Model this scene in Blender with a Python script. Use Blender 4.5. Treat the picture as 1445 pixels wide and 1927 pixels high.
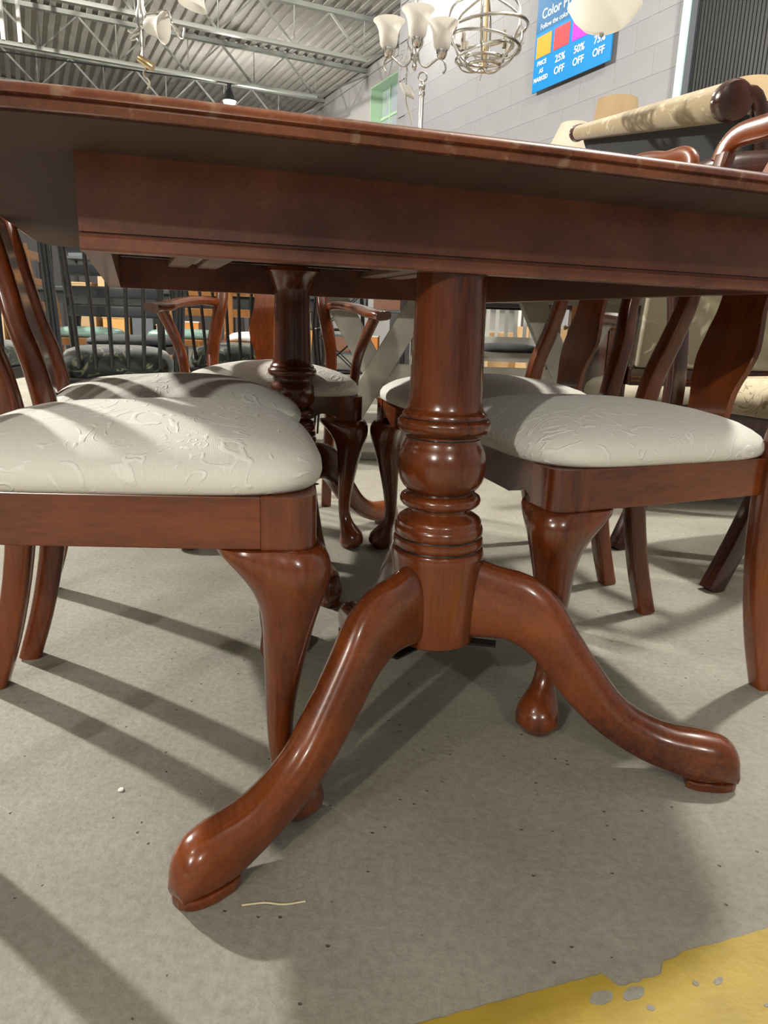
import bpy, bmesh, math, random
from mathutils import Vector, Matrix
from math import sin, cos, pi, radians, sqrt, atan2

random.seed(7)
for o in list(bpy.data.objects): bpy.data.objects.remove(o, do_unlink=True)
scene = bpy.context.scene
COL = scene.collection

# ------------------------------------------------------------------ camera
cam_d = bpy.data.cameras.new('camera'); cam = bpy.data.objects.new('camera', cam_d); COL.objects.link(cam)
cam_d.sensor_fit = 'VERTICAL'; cam_d.sensor_height = 36.0; cam_d.lens = 1357.18 / 1927 * 36.0
cam_d.clip_start = 0.02; cam_d.clip_end = 100
cam.matrix_world = Matrix.Translation((0, 0, 0.587)) @ Matrix.Rotation(pi/2 - 0.2553, 4, 'X') @ Matrix.Rotation(0.0341, 4, 'Z')
scene.camera = cam

# ------------------------------------------------------------------ world and lights
wd = bpy.data.worlds.new('world'); scene.world = wd; wd.use_nodes = True
wd.node_tree.nodes['Background'].inputs[0].default_value = (0.80, 0.88, 1.0, 1)
wd.node_tree.nodes['Background'].inputs[1].default_value = 1.4      # daylight outside the windows
vs = scene.view_settings
vs.view_transform = 'Standard'; vs.look = 'None'; vs.gamma = 1.0; vs.use_curve_mapping = False
vs.exposure = -1.8
scene.cycles.max_bounces = 4; scene.cycles.diffuse_bounces = 2; scene.cycles.glossy_bounces = 2; scene.cycles.caustics_reflective = False

def lamp(loc, power, col=(1.0, 0.95, 0.86), rad=0.10, kind='POINT', aim=None, cone=150, blend=0.35):
    d = bpy.data.lights.new('ceiling_and_fill_light', kind); d.energy = power; d.color = col; d.shadow_soft_size = rad
    o = bpy.data.objects.new('ceiling_and_fill_light', d); COL.objects.link(o); o.location = loc
    if kind == 'SPOT':
        d.spot_size = radians(cone); d.spot_blend = blend
        o.rotation_euler = (Vector(aim) - Vector(loc)).to_track_quat('-Z', 'Y').to_euler()
    return o
LAMPS = [  # high-bay lamps hanging under the joists, plus two added fill lamps behind the camera
    ((-5.4, 4.8, 4.08), 9500), ((2.0, 2.6, 4.08), 2400), ((-2.4, -1.6, 4.08), 300),
    ((-3.5, -6.0, 4.0), 3300), ((2.2, -6.0, 4.0), 1200),  # added unseen fill pair, low and far back, brightens front faces more than floor
    ((0.12, 8.5, 4.08), 260), ((-2.69, 12.84, 3.80), 400),
]
for l_, p_ in LAMPS: lamp(l_, p_)

# ------------------------------------------------------------------ helpers
def V(*a): return Vector(a)
def link(o, parent=None):
    COL.objects.link(o)
    if parent is not None: o.parent = parent
    return o
def empty(name, loc=(0, 0, 0), rz=0.0, parent=None):
    o = bpy.data.objects.new(name, None); o.location = loc; o.rotation_euler = (0, 0, rz); o.empty_display_size = 0.1
    return link(o, parent)
def tag(o, label=None, cat=None, group=None, kind=None):
    if label: o['label'] = label
    if cat: o['category'] = cat
    if group: o['group'] = group
    if kind: o['kind'] = kind
    return o
def copy_tree(o, parent=None):
    c = o.copy(); COL.objects.link(c); c.parent = parent
    for ch in list(o.children): copy_tree(ch, c)
    return c

def crom(pts, n):
    """Catmull-Rom resample of a polyline of tuples to n points"""
    P = [Vector(p) for p in pts]; m = len(P) - 1; out = []
    for i in range(n):
        t = i * m / (n - 1); k = min(int(t), m - 1); u = t - k
        p0 = P[k-1] if k > 0 else P[0]*2 - P[1]
        p1, p2 = P[k], P[k+1]
        p3 = P[k+2] if k + 2 <= m else P[m]*2 - P[m-1]
        out.append(0.5*((2*p1) + (p2-p0)*u + (2*p0 - 5*p1 + 4*p2 - p3)*u*u + (3*p1 - p0 - 3*p2 + p3)*u*u*u))
    return out

class MB:
    def __init__(self): self.v = []; self.f = []
    def add(self, vs_, fs):
        b = len(self.v); self.v += [tuple(x) for x in vs_]; self.f += [tuple(b + i for i in q) for q in fs]; return self
    def box(self, c, s, rz=0.0, M=None):
        hx, hy, hz = s[0]/2, s[1]/2, s[2]/2
        R = M if M is not None else Matrix.Rotation(rz, 3, 'Z')
        c = Vector(c)
        vv = [c + R @ Vector((x*hx, y*hy, z*hz)) for x in (-1, 1) for y in (-1, 1) for z in (-1, 1)]
        return self.add(vv, [(0, 1, 3, 2), (4, 6, 7, 5), (0, 4, 5, 1), (2, 3, 7, 6), (0, 2, 6, 4), (1, 5, 7, 3)])
    def bar(self, a, b, w, h, up=(0, 0, 1)):
        a = Vector(a); b = Vector(b); d = b - a; L = d.length; d.normalize()
        up = Vector(up); s = d.cross(up)
        if s.length < 1e-4: s = d.cross(Vector((1, 0, 0)))
        s.normalize(); u = s.cross(d)
        R = Matrix((d, s, u)).transposed()
        return self.box((a + b)/2, (L, w, h), M=R)
    def loft(self, rings, cap=True, closed=True):
        n = len(rings[0]); vv = [p for r in rings for p in r]; fs = []
        for i in range(len(rings) - 1):
            for j in range(n if closed else n - 1):
                k = (j + 1) % n
                fs.append((i*n + j, i*n + k, (i+1)*n + k, (i+1)*n + j))
        if cap and closed:
            fs.append(tuple(range(n))[::-1]); fs.append(tuple((len(rings)-1)*n + j for j in range(n)))
        return self.add(vv, fs)
    def lathe(self, prof, c=(0, 0, 0), n=32, M=None):
        c = Vector(c); rings = []
        for r, z in prof:
            ring = []
            for j in range(n):
                a = 2*pi*j/n; p = Vector((max(r, 1e-4)*cos(a), max(r, 1e-4)*sin(a), z))
                if M is not None: p = M @ p
                ring.append(c + p)
            rings.append(ring)
        return self.loft(rings)
    def tube(self, pts, r, n=8, close=False, smooth=0):
        P = [Vector(p) for p in pts]
        if smooth: P = crom(P, smooth)
        m = len(P); rr = r if isinstance(r, (list, tuple)) else [r]*m
        if len(rr) != m: rr = [rr[min(int(i*len(rr)/m), len(rr)-1)] for i in range(m)]
        rings = []; prev = None
        for i in range(m):
            if close: t = P[(i+1) % m] - P[i-1]
            else: t = P[min(i+1, m-1)] - P[max(i-1, 0)]
            t.normalize()
            if prev is None:
                a = Vector((0, 0, 1)) if abs(t.z) < .9 else Vector((1, 0, 0))
                u = t.cross(a).normalized()
            else:
                u = (prev - t*prev.dot(t)).normalized()
            prev = u; w = t.cross(u)
            rings.append([P[i] + (u*cos(2*pi*j/n) + w*sin(2*pi*j/n))*rr[i] for j in range(n)])
        if close: rings.append(rings[0]); return self.loft(rings, cap=False)
        return self.loft(rings)
    def prism(self, poly, z0, z1):
        n = len(poly)
        return self.loft([[Vector((p[0], p[1], z0)) for p in poly], [Vector((p[0], p[1], z1)) for p in poly]])
    def extrude(self, poly3, d):
        d = Vector(d)
        return self.loft([[Vector(p) for p in poly3], [Vector(p) + d for p in poly3]])
    def sweep(self, pts, secs, lat, n=16, e=3.0):
        """sweep along pts; secs=[(width along lat, height)]; superellipse section"""
        P = [Vector(p) for p in pts]; rings = []
        lat0 = Vector(lat)
        for i in range(len(P)):
            t = (P[min(i+1, len(P)-1)] - P[max(i-1, 0)]).normalized()
            l = (lat0 - t*lat0.dot(t)).normalized(); u = l.cross(t)
            w, h = secs[i]; ring = []
            for j in range(n):
                a = 2*pi*(j + .5)/n; ca, sa = cos(a), sin(a)
                x = math.copysign(abs(ca)**(2/e), ca)*w/2; y = math.copysign(abs(sa)**(2/e), sa)*h/2
                ring.append(P[i] + l*x + u*y)
            rings.append(ring)
        return self.loft(rings)
    def build(self, name, mat, parent=None, smooth=35, bevel=0.0, seg=2, bang=40):
        me = bpy.data.meshes.new(name); me.from_pydata(self.v, [], self.f); me.update()
        bm = bmesh.new(); bm.from_mesh(me)
        bmesh.ops.remove_doubles(bm, verts=bm.verts, dist=1e-6)
        bmesh.ops.recalc_face_normals(bm, faces=bm.faces)
        if bevel:
            ed = [e for e in bm.edges if len(e.link_faces) == 2 and e.calc_face_angle(0) > radians(bang)]
            bmesh.ops.bevel(bm, geom=ed, offset=bevel, offset_type='OFFSET', segments=seg, profile=0.5, affect='EDGES', clamp_overlap=True)
        bm.to_mesh(me); bm.free()
        if smooth:
            me.polygons.foreach_set('use_smooth', [True]*len(me.polygons)); me.set_sharp_from_angle(angle=radians(smooth))
        me.materials.append(mat)
        o = bpy.data.objects.new(name, me)
        return link(o, parent)

# ------------------------------------------------------------------ materials
def nt(name):
    m = bpy.data.materials.new(name); m.use_nodes = True
    t = m.node_tree; b = t.nodes['Principled BSDF']; return m, t, b
def setp(b, **k):
    for n, v_ in k.items():
        b.inputs[n.replace('_', ' ')].default_value = v_
def plain(name, col, rough=.5, metal=0.0, coat=0.0, bump=0.0, bscale=200, var=0.0, vscale=8):
    m, t, b = nt(name); setp(b, Base_Color=(*col, 1), Roughness=rough, Metallic=metal)
    if coat: setp(b, Coat_Weight=coat, Coat_Roughness=.12)
    tc = t.nodes.new('ShaderNodeTexCoord')
    if var:
        n = t.nodes.new('ShaderNodeTexNoise'); n.inputs['Scale'].default_value = vscale; n.inputs['Detail'].default_value = 4
        r = t.nodes.new('ShaderNodeValToRGB'); c = col
        r.color_ramp.elements[0].position = .3; r.color_ramp.elements[1].position = .7
        r.color_ramp.elements[0].color = (*[x*(1-var) for x in c], 1); r.color_ramp.elements[1].color = (*[min(1, x*(1+var)) for x in c], 1)
        t.links.new(tc.outputs['Object'], n.inputs['Vector']); t.links.new(n.outputs['Fac'], r.inputs[0]); t.links.new(r.outputs[0], b.inputs['Base Color'])
    if bump:
        n = t.nodes.new('ShaderNodeTexNoise'); n.inputs['Scale'].default_value = bscale; n.inputs['Detail'].default_value = 3
        bp = t.nodes.new('ShaderNodeBump'); bp.inputs['Strength'].default_value = bump; bp.inputs['Distance'].default_value = .002
        t.links.new(tc.outputs['Object'], n.inputs['Vector']); t.links.new(n.outputs['Fac'], bp.inputs['Height']); t.links.new(bp.outputs[0], b.inputs['Normal'])
    return m
def wood(name, c0, c1, axis=0, rough=.22, coat=.4, scale=9, stretch=.12, wear=0.0):
    """polished stained wood, grain running along local axis"""
    m, t, b = nt(name); L = t.links.new; N = t.nodes.new
    tc = N('ShaderNodeTexCoord'); mp = N('ShaderNodeMapping')
    s = [1, 1, 1]; s[axis] = stretch; mp.inputs['Scale'].default_value = s
    L(tc.outputs['Object'], mp.inputs['Vector'])
    n1 = N('ShaderNodeTexNoise'); n1.inputs['Scale'].default_value = scale; n1.inputs['Detail'].default_value = 5; n1.inputs['Roughness'].default_value = .6
    n2 = N('ShaderNodeTexNoise'); n2.inputs['Scale'].default_value = scale*22; n2.inputs['Detail'].default_value = 3
    L(mp.outputs[0], n1.inputs['Vector']); L(mp.outputs[0], n2.inputs['Vector'])
    mx = N('ShaderNodeMath'); mx.operation = 'MULTIPLY_ADD'; mx.inputs[1].default_value = .25; L(n2.outputs['Fac'], mx.inputs[0]); L(n1.outputs['Fac'], mx.inputs[2])
    r = N('ShaderNodeValToRGB'); r.color_ramp.elements[0].position = .42; r.color_ramp.elements[1].position = .82
    r.color_ramp.elements[0].color = (*c0, 1); r.color_ramp.elements[1].color = (*c1, 1)
    L(mx.outputs[0], r.inputs[0])
    if wear:
        n3 = N('ShaderNodeTexNoise'); n3.inputs['Scale'].default_value = 48; n3.inputs['Detail'].default_value = 6
        r3 = N('ShaderNodeValToRGB'); r3.color_ramp.elements[0].position = .60; r3.color_ramp.elements[1].position = .68
        mixw = N('ShaderNodeMix'); mixw.data_type = 'RGBA'; L(tc.outputs['Object'], n3.inputs['Vector']); L(n3.outputs['Fac'], r3.inputs[0])
        mw = N('ShaderNodeMath'); mw.operation = 'MULTIPLY'; mw.inputs[1].default_value = wear; L(r3.outputs[0], mw.inputs[0])
        L(mw.outputs[0], mixw.inputs[0]); L(r.outputs[0], mixw.inputs[6]); mixw.inputs[7].default_value = (.32, .20, .12, 1)
        L(mixw.outputs[2], b.inputs['Base Color'])
    else:
        L(r.outputs[0], b.inputs['Base Color'])
    setp(b, Roughness=rough, Coat_Weight=coat, Coat_Roughness=.1)
    bp = N('ShaderNodeBump'); bp.inputs['Strength'].default_value = .06; bp.inputs['Distance'].default_value = .001
    L(n2.outputs['Fac'], bp.inputs['Height']); L(bp.outputs[0], b.inputs['Normal'])
    return m
def damask(name, base, pat, scale=17, bump=.5, rough=.75):
    """woven figured cloth: scrolling leaf figure from distorted bands"""
    m, t, b = nt(name); L = t.links.new; N = t.nodes.new
    tc = N('ShaderNodeTexCoord')
    n1 = N('ShaderNodeTexNoise'); n1.inputs['Scale'].default_value = scale*.55; n1.inputs['Detail'].default_value = 1.5; n1.inputs['Distortion'].default_value = 2.2
    L(tc.outputs['Object'], n1.inputs['Vector'])
    ml = N('ShaderNodeMath'); ml.operation = 'MULTIPLY'; ml.inputs[1].default_value = 34; L(n1.outputs['Fac'], ml.inputs[0])
    sn = N('ShaderNodeMath'); sn.operation = 'SINE'; L(ml.outputs[0], sn.inputs[0])
    n2 = N('ShaderNodeTexNoise'); n2.inputs['Scale'].default_value = scale*.8; n2.inputs['Detail'].default_value = 2; n2.inputs['Distortion'].default_value = 1.5
    L(tc.outputs['Object'], n2.inputs['Vector'])
    gt = N('ShaderNodeValToRGB'); gt.color_ramp.elements[0].position = .46; gt.color_ramp.elements[1].position = .52; L(n2.outputs['Fac'], gt.inputs[0])
    r = N('ShaderNodeValToRGB'); r.color_ramp.elements[0].position = .62; r.color_ramp.elements[1].position = .95; L(sn.outputs[0], r.inputs[0])
    mu = N('ShaderNodeMath'); mu.operation = 'MULTIPLY'; L(r.outputs[0], mu.inputs[0]); L(gt.outputs[0], mu.inputs[1])
    mix = N('ShaderNodeMix'); mix.data_type = 'RGBA'; L(mu.outputs[0], mix.inputs[0]); mix.inputs[6].default_value = (*base, 1); mix.inputs[7].default_value = (*pat, 1)
    L(mix.outputs[2], b.inputs['Base Color'])
    wv = N('ShaderNodeTexWave'); wv.inputs['Scale'].default_value = 260; wv.inputs['Distortion'].default_value = 1; L(tc.outputs['Object'], wv.inputs['Vector'])
    ad = N('ShaderNodeMath'); ad.operation = 'MULTIPLY_ADD'; ad.inputs[1].default_value = .12; L(wv.outputs['Fac'], ad.inputs[0]); L(mu.outputs[0], ad.inputs[2])
    bp = N('ShaderNodeBump'); bp.inputs['Strength'].default_value = bump; bp.inputs['Distance'].default_value = .0025; L(ad.outputs[0], bp.inputs['Height']); L(bp.outputs[0], b.inputs['Normal'])
    setp(b, Roughness=rough, Sheen_Weight=.25)
    return m
def concrete():
    m, t, b = nt('concrete'); L = t.links.new; N = t.nodes.new
    tc = N('ShaderNodeTexCoord')
    n1 = N('ShaderNodeTexNoise'); n1.inputs['Scale'].default_value = 2.6; n1.inputs['Detail'].default_value = 8; n1.inputs['Roughness'].default_value = .62
    n2 = N('ShaderNodeTexNoise'); n2.inputs['Scale'].default_value = 95; n2.inputs['Detail'].default_value = 8; n2.inputs['Roughness'].default_value = .7
    vo = N('ShaderNodeTexVoronoi'); vo.inputs['Scale'].default_value = 55; vo.inputs['Randomness'].default_value = 1
    vs2 = N('ShaderNodeTexVoronoi'); vs2.feature = 'DISTANCE_TO_EDGE'; vs2.inputs['Scale'].default_value = 2.2
    for n in (n1, n2, vo): L(tc.outputs['Object'], n.inputs['Vector'])
    nd = N('ShaderNodeTexNoise'); nd.inputs['Scale'].default_value = 5; nd.inputs['Detail'].default_value = 6; L(tc.outputs['Object'], nd.inputs['Vector'])
    va = N('ShaderNodeVectorMath'); va.operation = 'MULTIPLY_ADD'; L(nd.outputs['Color'], va.inputs[0]); va.inputs[1].default_value = (.35, .35, 0); L(tc.outputs['Object'], va.inputs[2])
    L(va.outputs[0], vs2.inputs['Vector'])
    r = N('ShaderNodeValToRGB'); e = r.color_ramp.elements
    e[0].position = .28; e[0].color = (.225, .213, .172, 1); e[1].position = .72; e[1].color = (.375, .36, .305, 1)
    L(n1.outputs['Fac'], r.inputs[0])
    r2 = N('ShaderNodeValToRGB'); e = r2.color_ramp.elements
    e[0].position = .32; e[0].color = (.74, .73, .71, 1); e[1].position = .60; e[1].color = (1, 1, 1, 1)
    L(n2.outputs['Fac'], r2.inputs[0])
    mu = N('ShaderNodeMix'); mu.data_type = 'RGBA'; mu.blend_type = 'MULTIPLY'; mu.inputs[0].default_value = 1; L(r.outputs[0], mu.inputs[6]); L(r2.outputs[0], mu.inputs[7])
    # pits: few voronoi cells get a small dark dot
    pit = N('ShaderNodeValToRGB'); e = pit.color_ramp.elements; e[0].position = .06; e[0].color = (0, 0, 0, 1); e[1].position = .13; e[1].color = (1, 1, 1, 1)
    L(vo.outputs['Distance'], pit.inputs[0])
    sel = N('ShaderNodeSeparateColor'); L(vo.outputs['Color'], sel.inputs[0])
    gt = N('ShaderNodeMath'); gt.operation = 'LESS_THAN'; gt.inputs[1].default_value = .72; L(sel.outputs[0], gt.inputs[0])
    mxp = N('ShaderNodeMath'); mxp.operation = 'MAXIMUM'; L(pit.outputs[0], mxp.inputs[0]); L(gt.outputs[0], mxp.inputs[1])
    mp2 = N('ShaderNodeMix'); mp2.data_type = 'RGBA'; L(mxp.outputs[0], mp2.inputs[0]); mp2.inputs[6].default_value = (.12, .11, .095, 1); L(mu.outputs[2], mp2.inputs[7])
    L(mp2.outputs[2], b.inputs['Base Color'])
    hs = N('ShaderNodeMath'); hs.operation = 'MULTIPLY_ADD'; hs.inputs[1].default_value = .55; L(n2.outputs['Fac'], hs.inputs[0]); L(mxp.outputs[0], hs.inputs[2])
    bp = N('ShaderNodeBump'); bp.inputs['Strength'].default_value = .8; bp.inputs['Distance'].default_value = .003
    L(hs.outputs[0], bp.inputs['Height']); L(bp.outputs[0], b.inputs['Normal'])
    setp(b, Roughness=.62)
    return m
def glow(name, col, strength):
    m, t, b = nt(name); setp(b, Base_Color=(*col, 1), Emission_Color=(*col, 1), Emission_Strength=strength); return m
def glass(name, col=(.9, .95, .92), alpha=.25):
    m, t, b = nt(name); setp(b, Base_Color=(*col, 1), Roughness=.05, Alpha=alpha); return m

def frosted():
    m, t, b = nt('frosted_glass'); setp(b, Base_Color=(.80, .79, .75, 1), Roughness=.35)
    tr = t.nodes.new('ShaderNodeBsdfTranslucent'); tr.inputs[0].default_value = (.92, .90, .85, 1)
    mx = t.nodes.new('ShaderNodeMixShader'); mx.inputs[0].default_value = .5
    t.links.new(b.outputs[0], mx.inputs[1]); t.links.new(tr.outputs[0], mx.inputs[2]); t.links.new(mx.outputs[0], t.nodes['Material Output'].inputs[0])
    return m
WC0, WC1 = (.040, .0075, .003), (.235, .056, .012)
M = {
 'wood': wood('cherry_wood', WC0, WC1, 0), 'woodz': wood('cherry_wood_upright', WC0, WC1, 2), 'woody': wood('cherry_wood_cross', WC0, WC1, 1),
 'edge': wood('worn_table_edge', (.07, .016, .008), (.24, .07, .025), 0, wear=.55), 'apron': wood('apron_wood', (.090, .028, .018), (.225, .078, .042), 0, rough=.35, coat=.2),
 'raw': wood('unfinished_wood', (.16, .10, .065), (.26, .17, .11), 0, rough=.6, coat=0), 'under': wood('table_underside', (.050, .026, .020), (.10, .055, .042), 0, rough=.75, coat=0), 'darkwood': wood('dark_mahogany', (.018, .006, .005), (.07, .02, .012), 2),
 'ivory': damask('ivory_damask', (.80, .78, .705), (.88, .865, .80)), 'gold': damask('gold_damask', (.27, .205, .11), (.40, .335, .22), scale=9, bump=.15),
 'grey_damask': damask('grey_gold_damask', (.30, .265, .18), (.60, .56, .45), scale=7, bump=.15),
 'tap': damask('green_tapestry', (.012, .019, .016), (.15, .16, .10), scale=12, bump=.2, rough=.85), 'flor': damask('brown_floral_cloth', (.50, .42, .28), (.24, .17, .10), scale=22, bump=.2),
 'black': plain('black_lacquer', (.012, .013, .016), .28, coat=.3), 'slate': plain('slate_black_paint', (.035, .042, .05), .4),
 'iron': plain('black_iron', (.015, .015, .016), .45, .6), 'steel': plain('brushed_steel', (.62, .60, .55), .3, 1.0), 'brass': plain('antique_brass', (.55, .42, .24), .3, 1.0),
 'nickel': plain('satin_nickel', (.74, .73, .70), .22, 1.0), 'frost': frosted(), 'shade': plain('linen_lampshade', (.30, .215, .115), .85, bump=.3, bscale=300),
 'cream': plain('cream_lampshade', (.38, .345, .265), .8), 'grey_paint': plain('grey_washed_wood', (.33, .315, .265), .55, var=.18, vscale=10, bump=.2, bscale=60),
 'card': plain('cardboard', (.50, .33, .17), .85, var=.08), 'paper': plain('white_label_paper', (.85, .85, .83), .7),
 'oak': wood('golden_oak', (.17, .07, .02), (.32, .145, .045), 2), 'teal': plain('teal_vinyl', (.16, .27, .23), .35), 'white': plain('white_paint', (.80, .80, .77), .5),
 'charc': plain('charcoal_cloth', (.03, .033, .037), .8), 'wallp': plain('painted_block_wall', (.235, .235, .25), .7, bump=.35, bscale=70, var=.05, vscale=3),
 'wallu': plain('dull_grey_wall', (.17, .17, .17), .8), 'wallf': plain('grey_painted_wall', (.50, .49, .49), .7), 'deck': plain('painted_steel_deck', (.52, .50, .475), .55, var=.10, vscale=2), 'joist': plain('painted_steel_joist', (.33, .35, .325), .5),
 'tealframe': plain('teal_painted_frame', (.40, .56, .56), .5), 'dark_glass': plain('dark_wired_glass', (.035, .038, .038), .18), 'mint': plain('mint_painted_reveal', (.55, .78, .55), .6),
 'conc': concrete(), 'yellow': plain('yellow_floor_paint', (.36, .25, .022), .55, bump=.35, bscale=90, var=.15, vscale=14),
 'glass': glass('window_glass', (.85, .95, .92), .22), 'bulb': glow('lit_bulb', (1.0, .88, .62), 14), 'straw': plain('pale_straw', (.62, .55, .36), .7),
}

# ------------------------------------------------------------------ the room (axes turned 26 degrees from the view)
RV, RW = Vector((-.438, .899, 0)), Vector((.899, .438, 0))
def RM(vv, ww, z=0.0): return RV*vv + RW*ww + Vector((0, 0, z))
def rbox(mb, v0, v1, w0, w1, z0, z1):
    P = [RM(a, b, c) for a in (v0, v1) for b in (w0, w1) for c in (z0, z1)]
    return mb.add(P, [(0, 1, 3, 2), (4, 6, 7, 5), (0, 4, 5, 1), (2, 3, 7, 6), (0, 2, 6, 4), (1, 5, 7, 3)])
def struct(o): o['kind'] = 'structure'; return o
V0, V1, WL, WS, WF, ZC = -9.0, 22.0, -14.0, 4.242, 5.558, 4.78

floor = struct(rbox(MB(), V0, V1, WL, WF, -.12, 0).build('floor', M['conc'], smooth=0))
# yellow painted line, chipped along its far edge
TH = .3378
E2, A2 = Vector((cos(TH), sin(TH), 0)), Vector((-sin(TH), cos(TH), 0))
far, near = [], []
u = Vector((.3602, .1159, 0)).normalized(); nrm = Vector((u.y, -u.x, 0)); p0 = Vector((.046, .494, 0))
rr = random.Random(3); k = -40
while k < 150:
    d = .0016*(rr.random() - .5)
    if 19.0 < k < 24.5: d += .015 + .003*rr.random()
    elif 24.5 <= k < 27: d += .004
    far.append(p0 + u*(k*.01) + nrm*d); k += .35 + .9*rr.random()
for i in range(0, 40): near.append(p0 + u*(1.5 - i*.05) + nrm*(.098 + .001*rr.random()))
ring = far + near
stripe_mb = MB()
n_ = len(ring)
stripe_mb.loft([[p + Vector((0, 0, .0002)) for p in ring], [p + Vector((0, 0, .0012)) for p in ring]])
stripe = stripe_mb.build('painted_stripe', M['yellow'], floor, smooth=0)
stripe['label'] = 'yellow painted floor line with a chipped edge'
for (a_, d_, rx_, ry_, an) in ((.168, .022, .0125, .0065, .35), (.200, .026, .0125, .006, .5), (.262, .033, .003, .003, 0), (.285, .037, .006, .003, .6), (.205, .043, .004, .003, 0), (.06, .03, .003, .002, .2), (.31, .07, .004, .002, 0)):
    c_ = p0 + u*a_ + nrm*d_; pts = []
    for j in range(12):
        t_ = 2*pi*j/12; q = 1 + .25*(rr.random() - .5)
        x_, y_ = cos(t_)*rx_*q, sin(t_)*ry_*q
        pts.append((c_.x + x_*cos(an) - y_*sin(an), c_.y + x_*sin(an) + y_*cos(an)))
    MB().prism(pts, .0010, .0016).build('paint_chip', M['conc'], floor, smooth=0)

# ceiling: corrugated steel deck on open-web joists
mb = MB(); ribs = []; w_ = WL
while w_ < WF:
    ribs += [(w_, ZC + .04), (w_ + .06, ZC + .04), (w_ + .075, ZC), (w_ + .145, ZC), (w_ + .16, ZC + .04)]; w_ += .16
vv = []; fs = []
for i, (a_, z_) in enumerate(ribs): vv += [RM(V0, a_, z_), RM(V1, a_, z_)]
for i in range(len(ribs) - 1): fs.append((2*i, 2*i+1, 2*i+3, 2*i+2))
mb.add(vv, fs)
ceiling = struct(mb.build('ceiling', M['deck'], smooth=0))
rbox(MB(), V0, V1, WL, WF, ZC + .05, ZC + .12).build('roof_board', M['deck'], ceiling, smooth=0)
for k in range(-5, 5):
    v_ = 12.67 + 2.005*k; wend = (4.657 if v_ > 8.75 else 3.3); wtop = (WF if v_ > 8.75 else WS)
    mb = MB()
    mb.bar(RM(v_, WL, 4.22), RM(v_, wend, 4.22), .075, .05)
    mb.bar(RM(v_, WL, ZC - .035), RM(v_, wtop, ZC - .035), .085, .06)
    mb.bar(RM(v_, wend - .04, 4.22), RM(v_, wtop, 4.68), .03, .03)
    x_ = wend - .03; s = 0
    while x_ > WL + 1:
        mb.bar(RM(v_, x_, 4.22), RM(v_, x_ - .52, ZC - .05), .03, .03)
        mb.bar(RM(v_, x_ - 1.04, 4.22), RM(v_, x_ - .52, ZC - .05), .022, .022)
        mb.bar(RM(v_, x_, 4.22), RM(v_, x_, ZC - .05), .016, .016)
        x_ -= 1.04
    mb.build('joist', M['joist'], ceiling, smooth=0)
for (v_, w_, z0_) in ((9.75, .62, 4.0), (9.75, .42, 4.05), (11.8, .2, 4.0), (11.8, 0, 4.0)):
    MB().tube([RM(v_, w_, z0_), RM(v_, w_, ZC)], .028, 8).build('hanger_pipe', M['white'], ceiling)
MB().tube([RM(12.62, -2.6, 4.27), RM(12.6, -1.7, 4.30), RM(12.62, -.6, 4.24), RM(12.66, -.35, 4.10), RM(12.72, 3.20 - .01, 4.05)][:4] + [RM(12.72, 3.0, 4.2)], .012, 6, smooth=30).build('power_cable', M['black'], ceiling)

# walls
mb = MB()
wv0, wv1, wz0, wz1 = 12.668 - 1.9, 12.668 - .2, 3.05, 4.44
rbox(mb, 8.75, wv0, WF, WF + .3, 0, ZC); rbox(mb, wv1, V1, WF, WF + .3, 0, ZC); rbox(mb, wv0, wv1, WF, WF + .3, 0, wz0); rbox(mb, wv0, wv1, WF, WF + .3, wz1, ZC)
struct(mb.build('wall_far_right', M['wallf'], smooth=0))
win = struct(empty('window_1', RM((wv0 + wv1)/2, WF + .2, wz0)))
def rel(o, mb, name, mat, **k):
    L0 = Vector(o.location); mb.v = [tuple(Vector(p) - L0) for p in mb.v]; return mb.build(name, mat, o, **k)
mb = MB(); rbox(mb, wv1 - .02, wv1, WF - .005, WF + .29, wz0, wz1); rbox(mb, wv0, wv0 + .02, WF - .005, WF + .29, wz0, wz1); rbox(mb, wv0 + .02, wv1 - .02, WF - .005, WF + .29, wz1 - .02, wz1); rbox(mb, wv0 + .02, wv1 - .02, WF - .005, WF + .29, wz0, wz0 + .02)
rel(win, mb, 'reveal', M['mint'], smooth=0)
nv, nz = 5, 3
dv = (wv1 - wv0 - .04)/nv; dz = (wz1 - wz0 - .04)/nz
for i in range(1, nv):
    mb = MB(); a_ = wv0 + .02 + i*dv; rbox(mb, a_ - .014, a_ + .014, WF + .19, WF + .225, wz0 + .02, wz1 - .02); rel(win, mb, 'mullion', M['mint'], smooth=0)
for i in range(1, nz):
    mb = MB(); a_ = wz0 + .02 + i*dz; rbox(mb, wv0 + .02, wv1 - .02, WF + .185, WF + .23, a_ - .02, a_ + .02); rel(win, mb, 'transom', M['mint'], smooth=0)
for i in range(nv):
    for j in range(nz):
        mb = MB(); rbox(mb, wv0 + .036 + i*dv, wv0 + .004 + (i+1)*dv, WF + .205, WF + .209, wz0 + .042 + j*dz, wz0 + (j+1)*dz - .002)
        rel(win, mb, 'pane', M['glass'], smooth=0)
MB().tube([RM(8.9, WF - .02, 4.66), RM(18, WF - .02, 4.66)], .012, 6).build('conduit', M['wallf'], bpy.data.objects['wall_far_right'])

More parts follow.
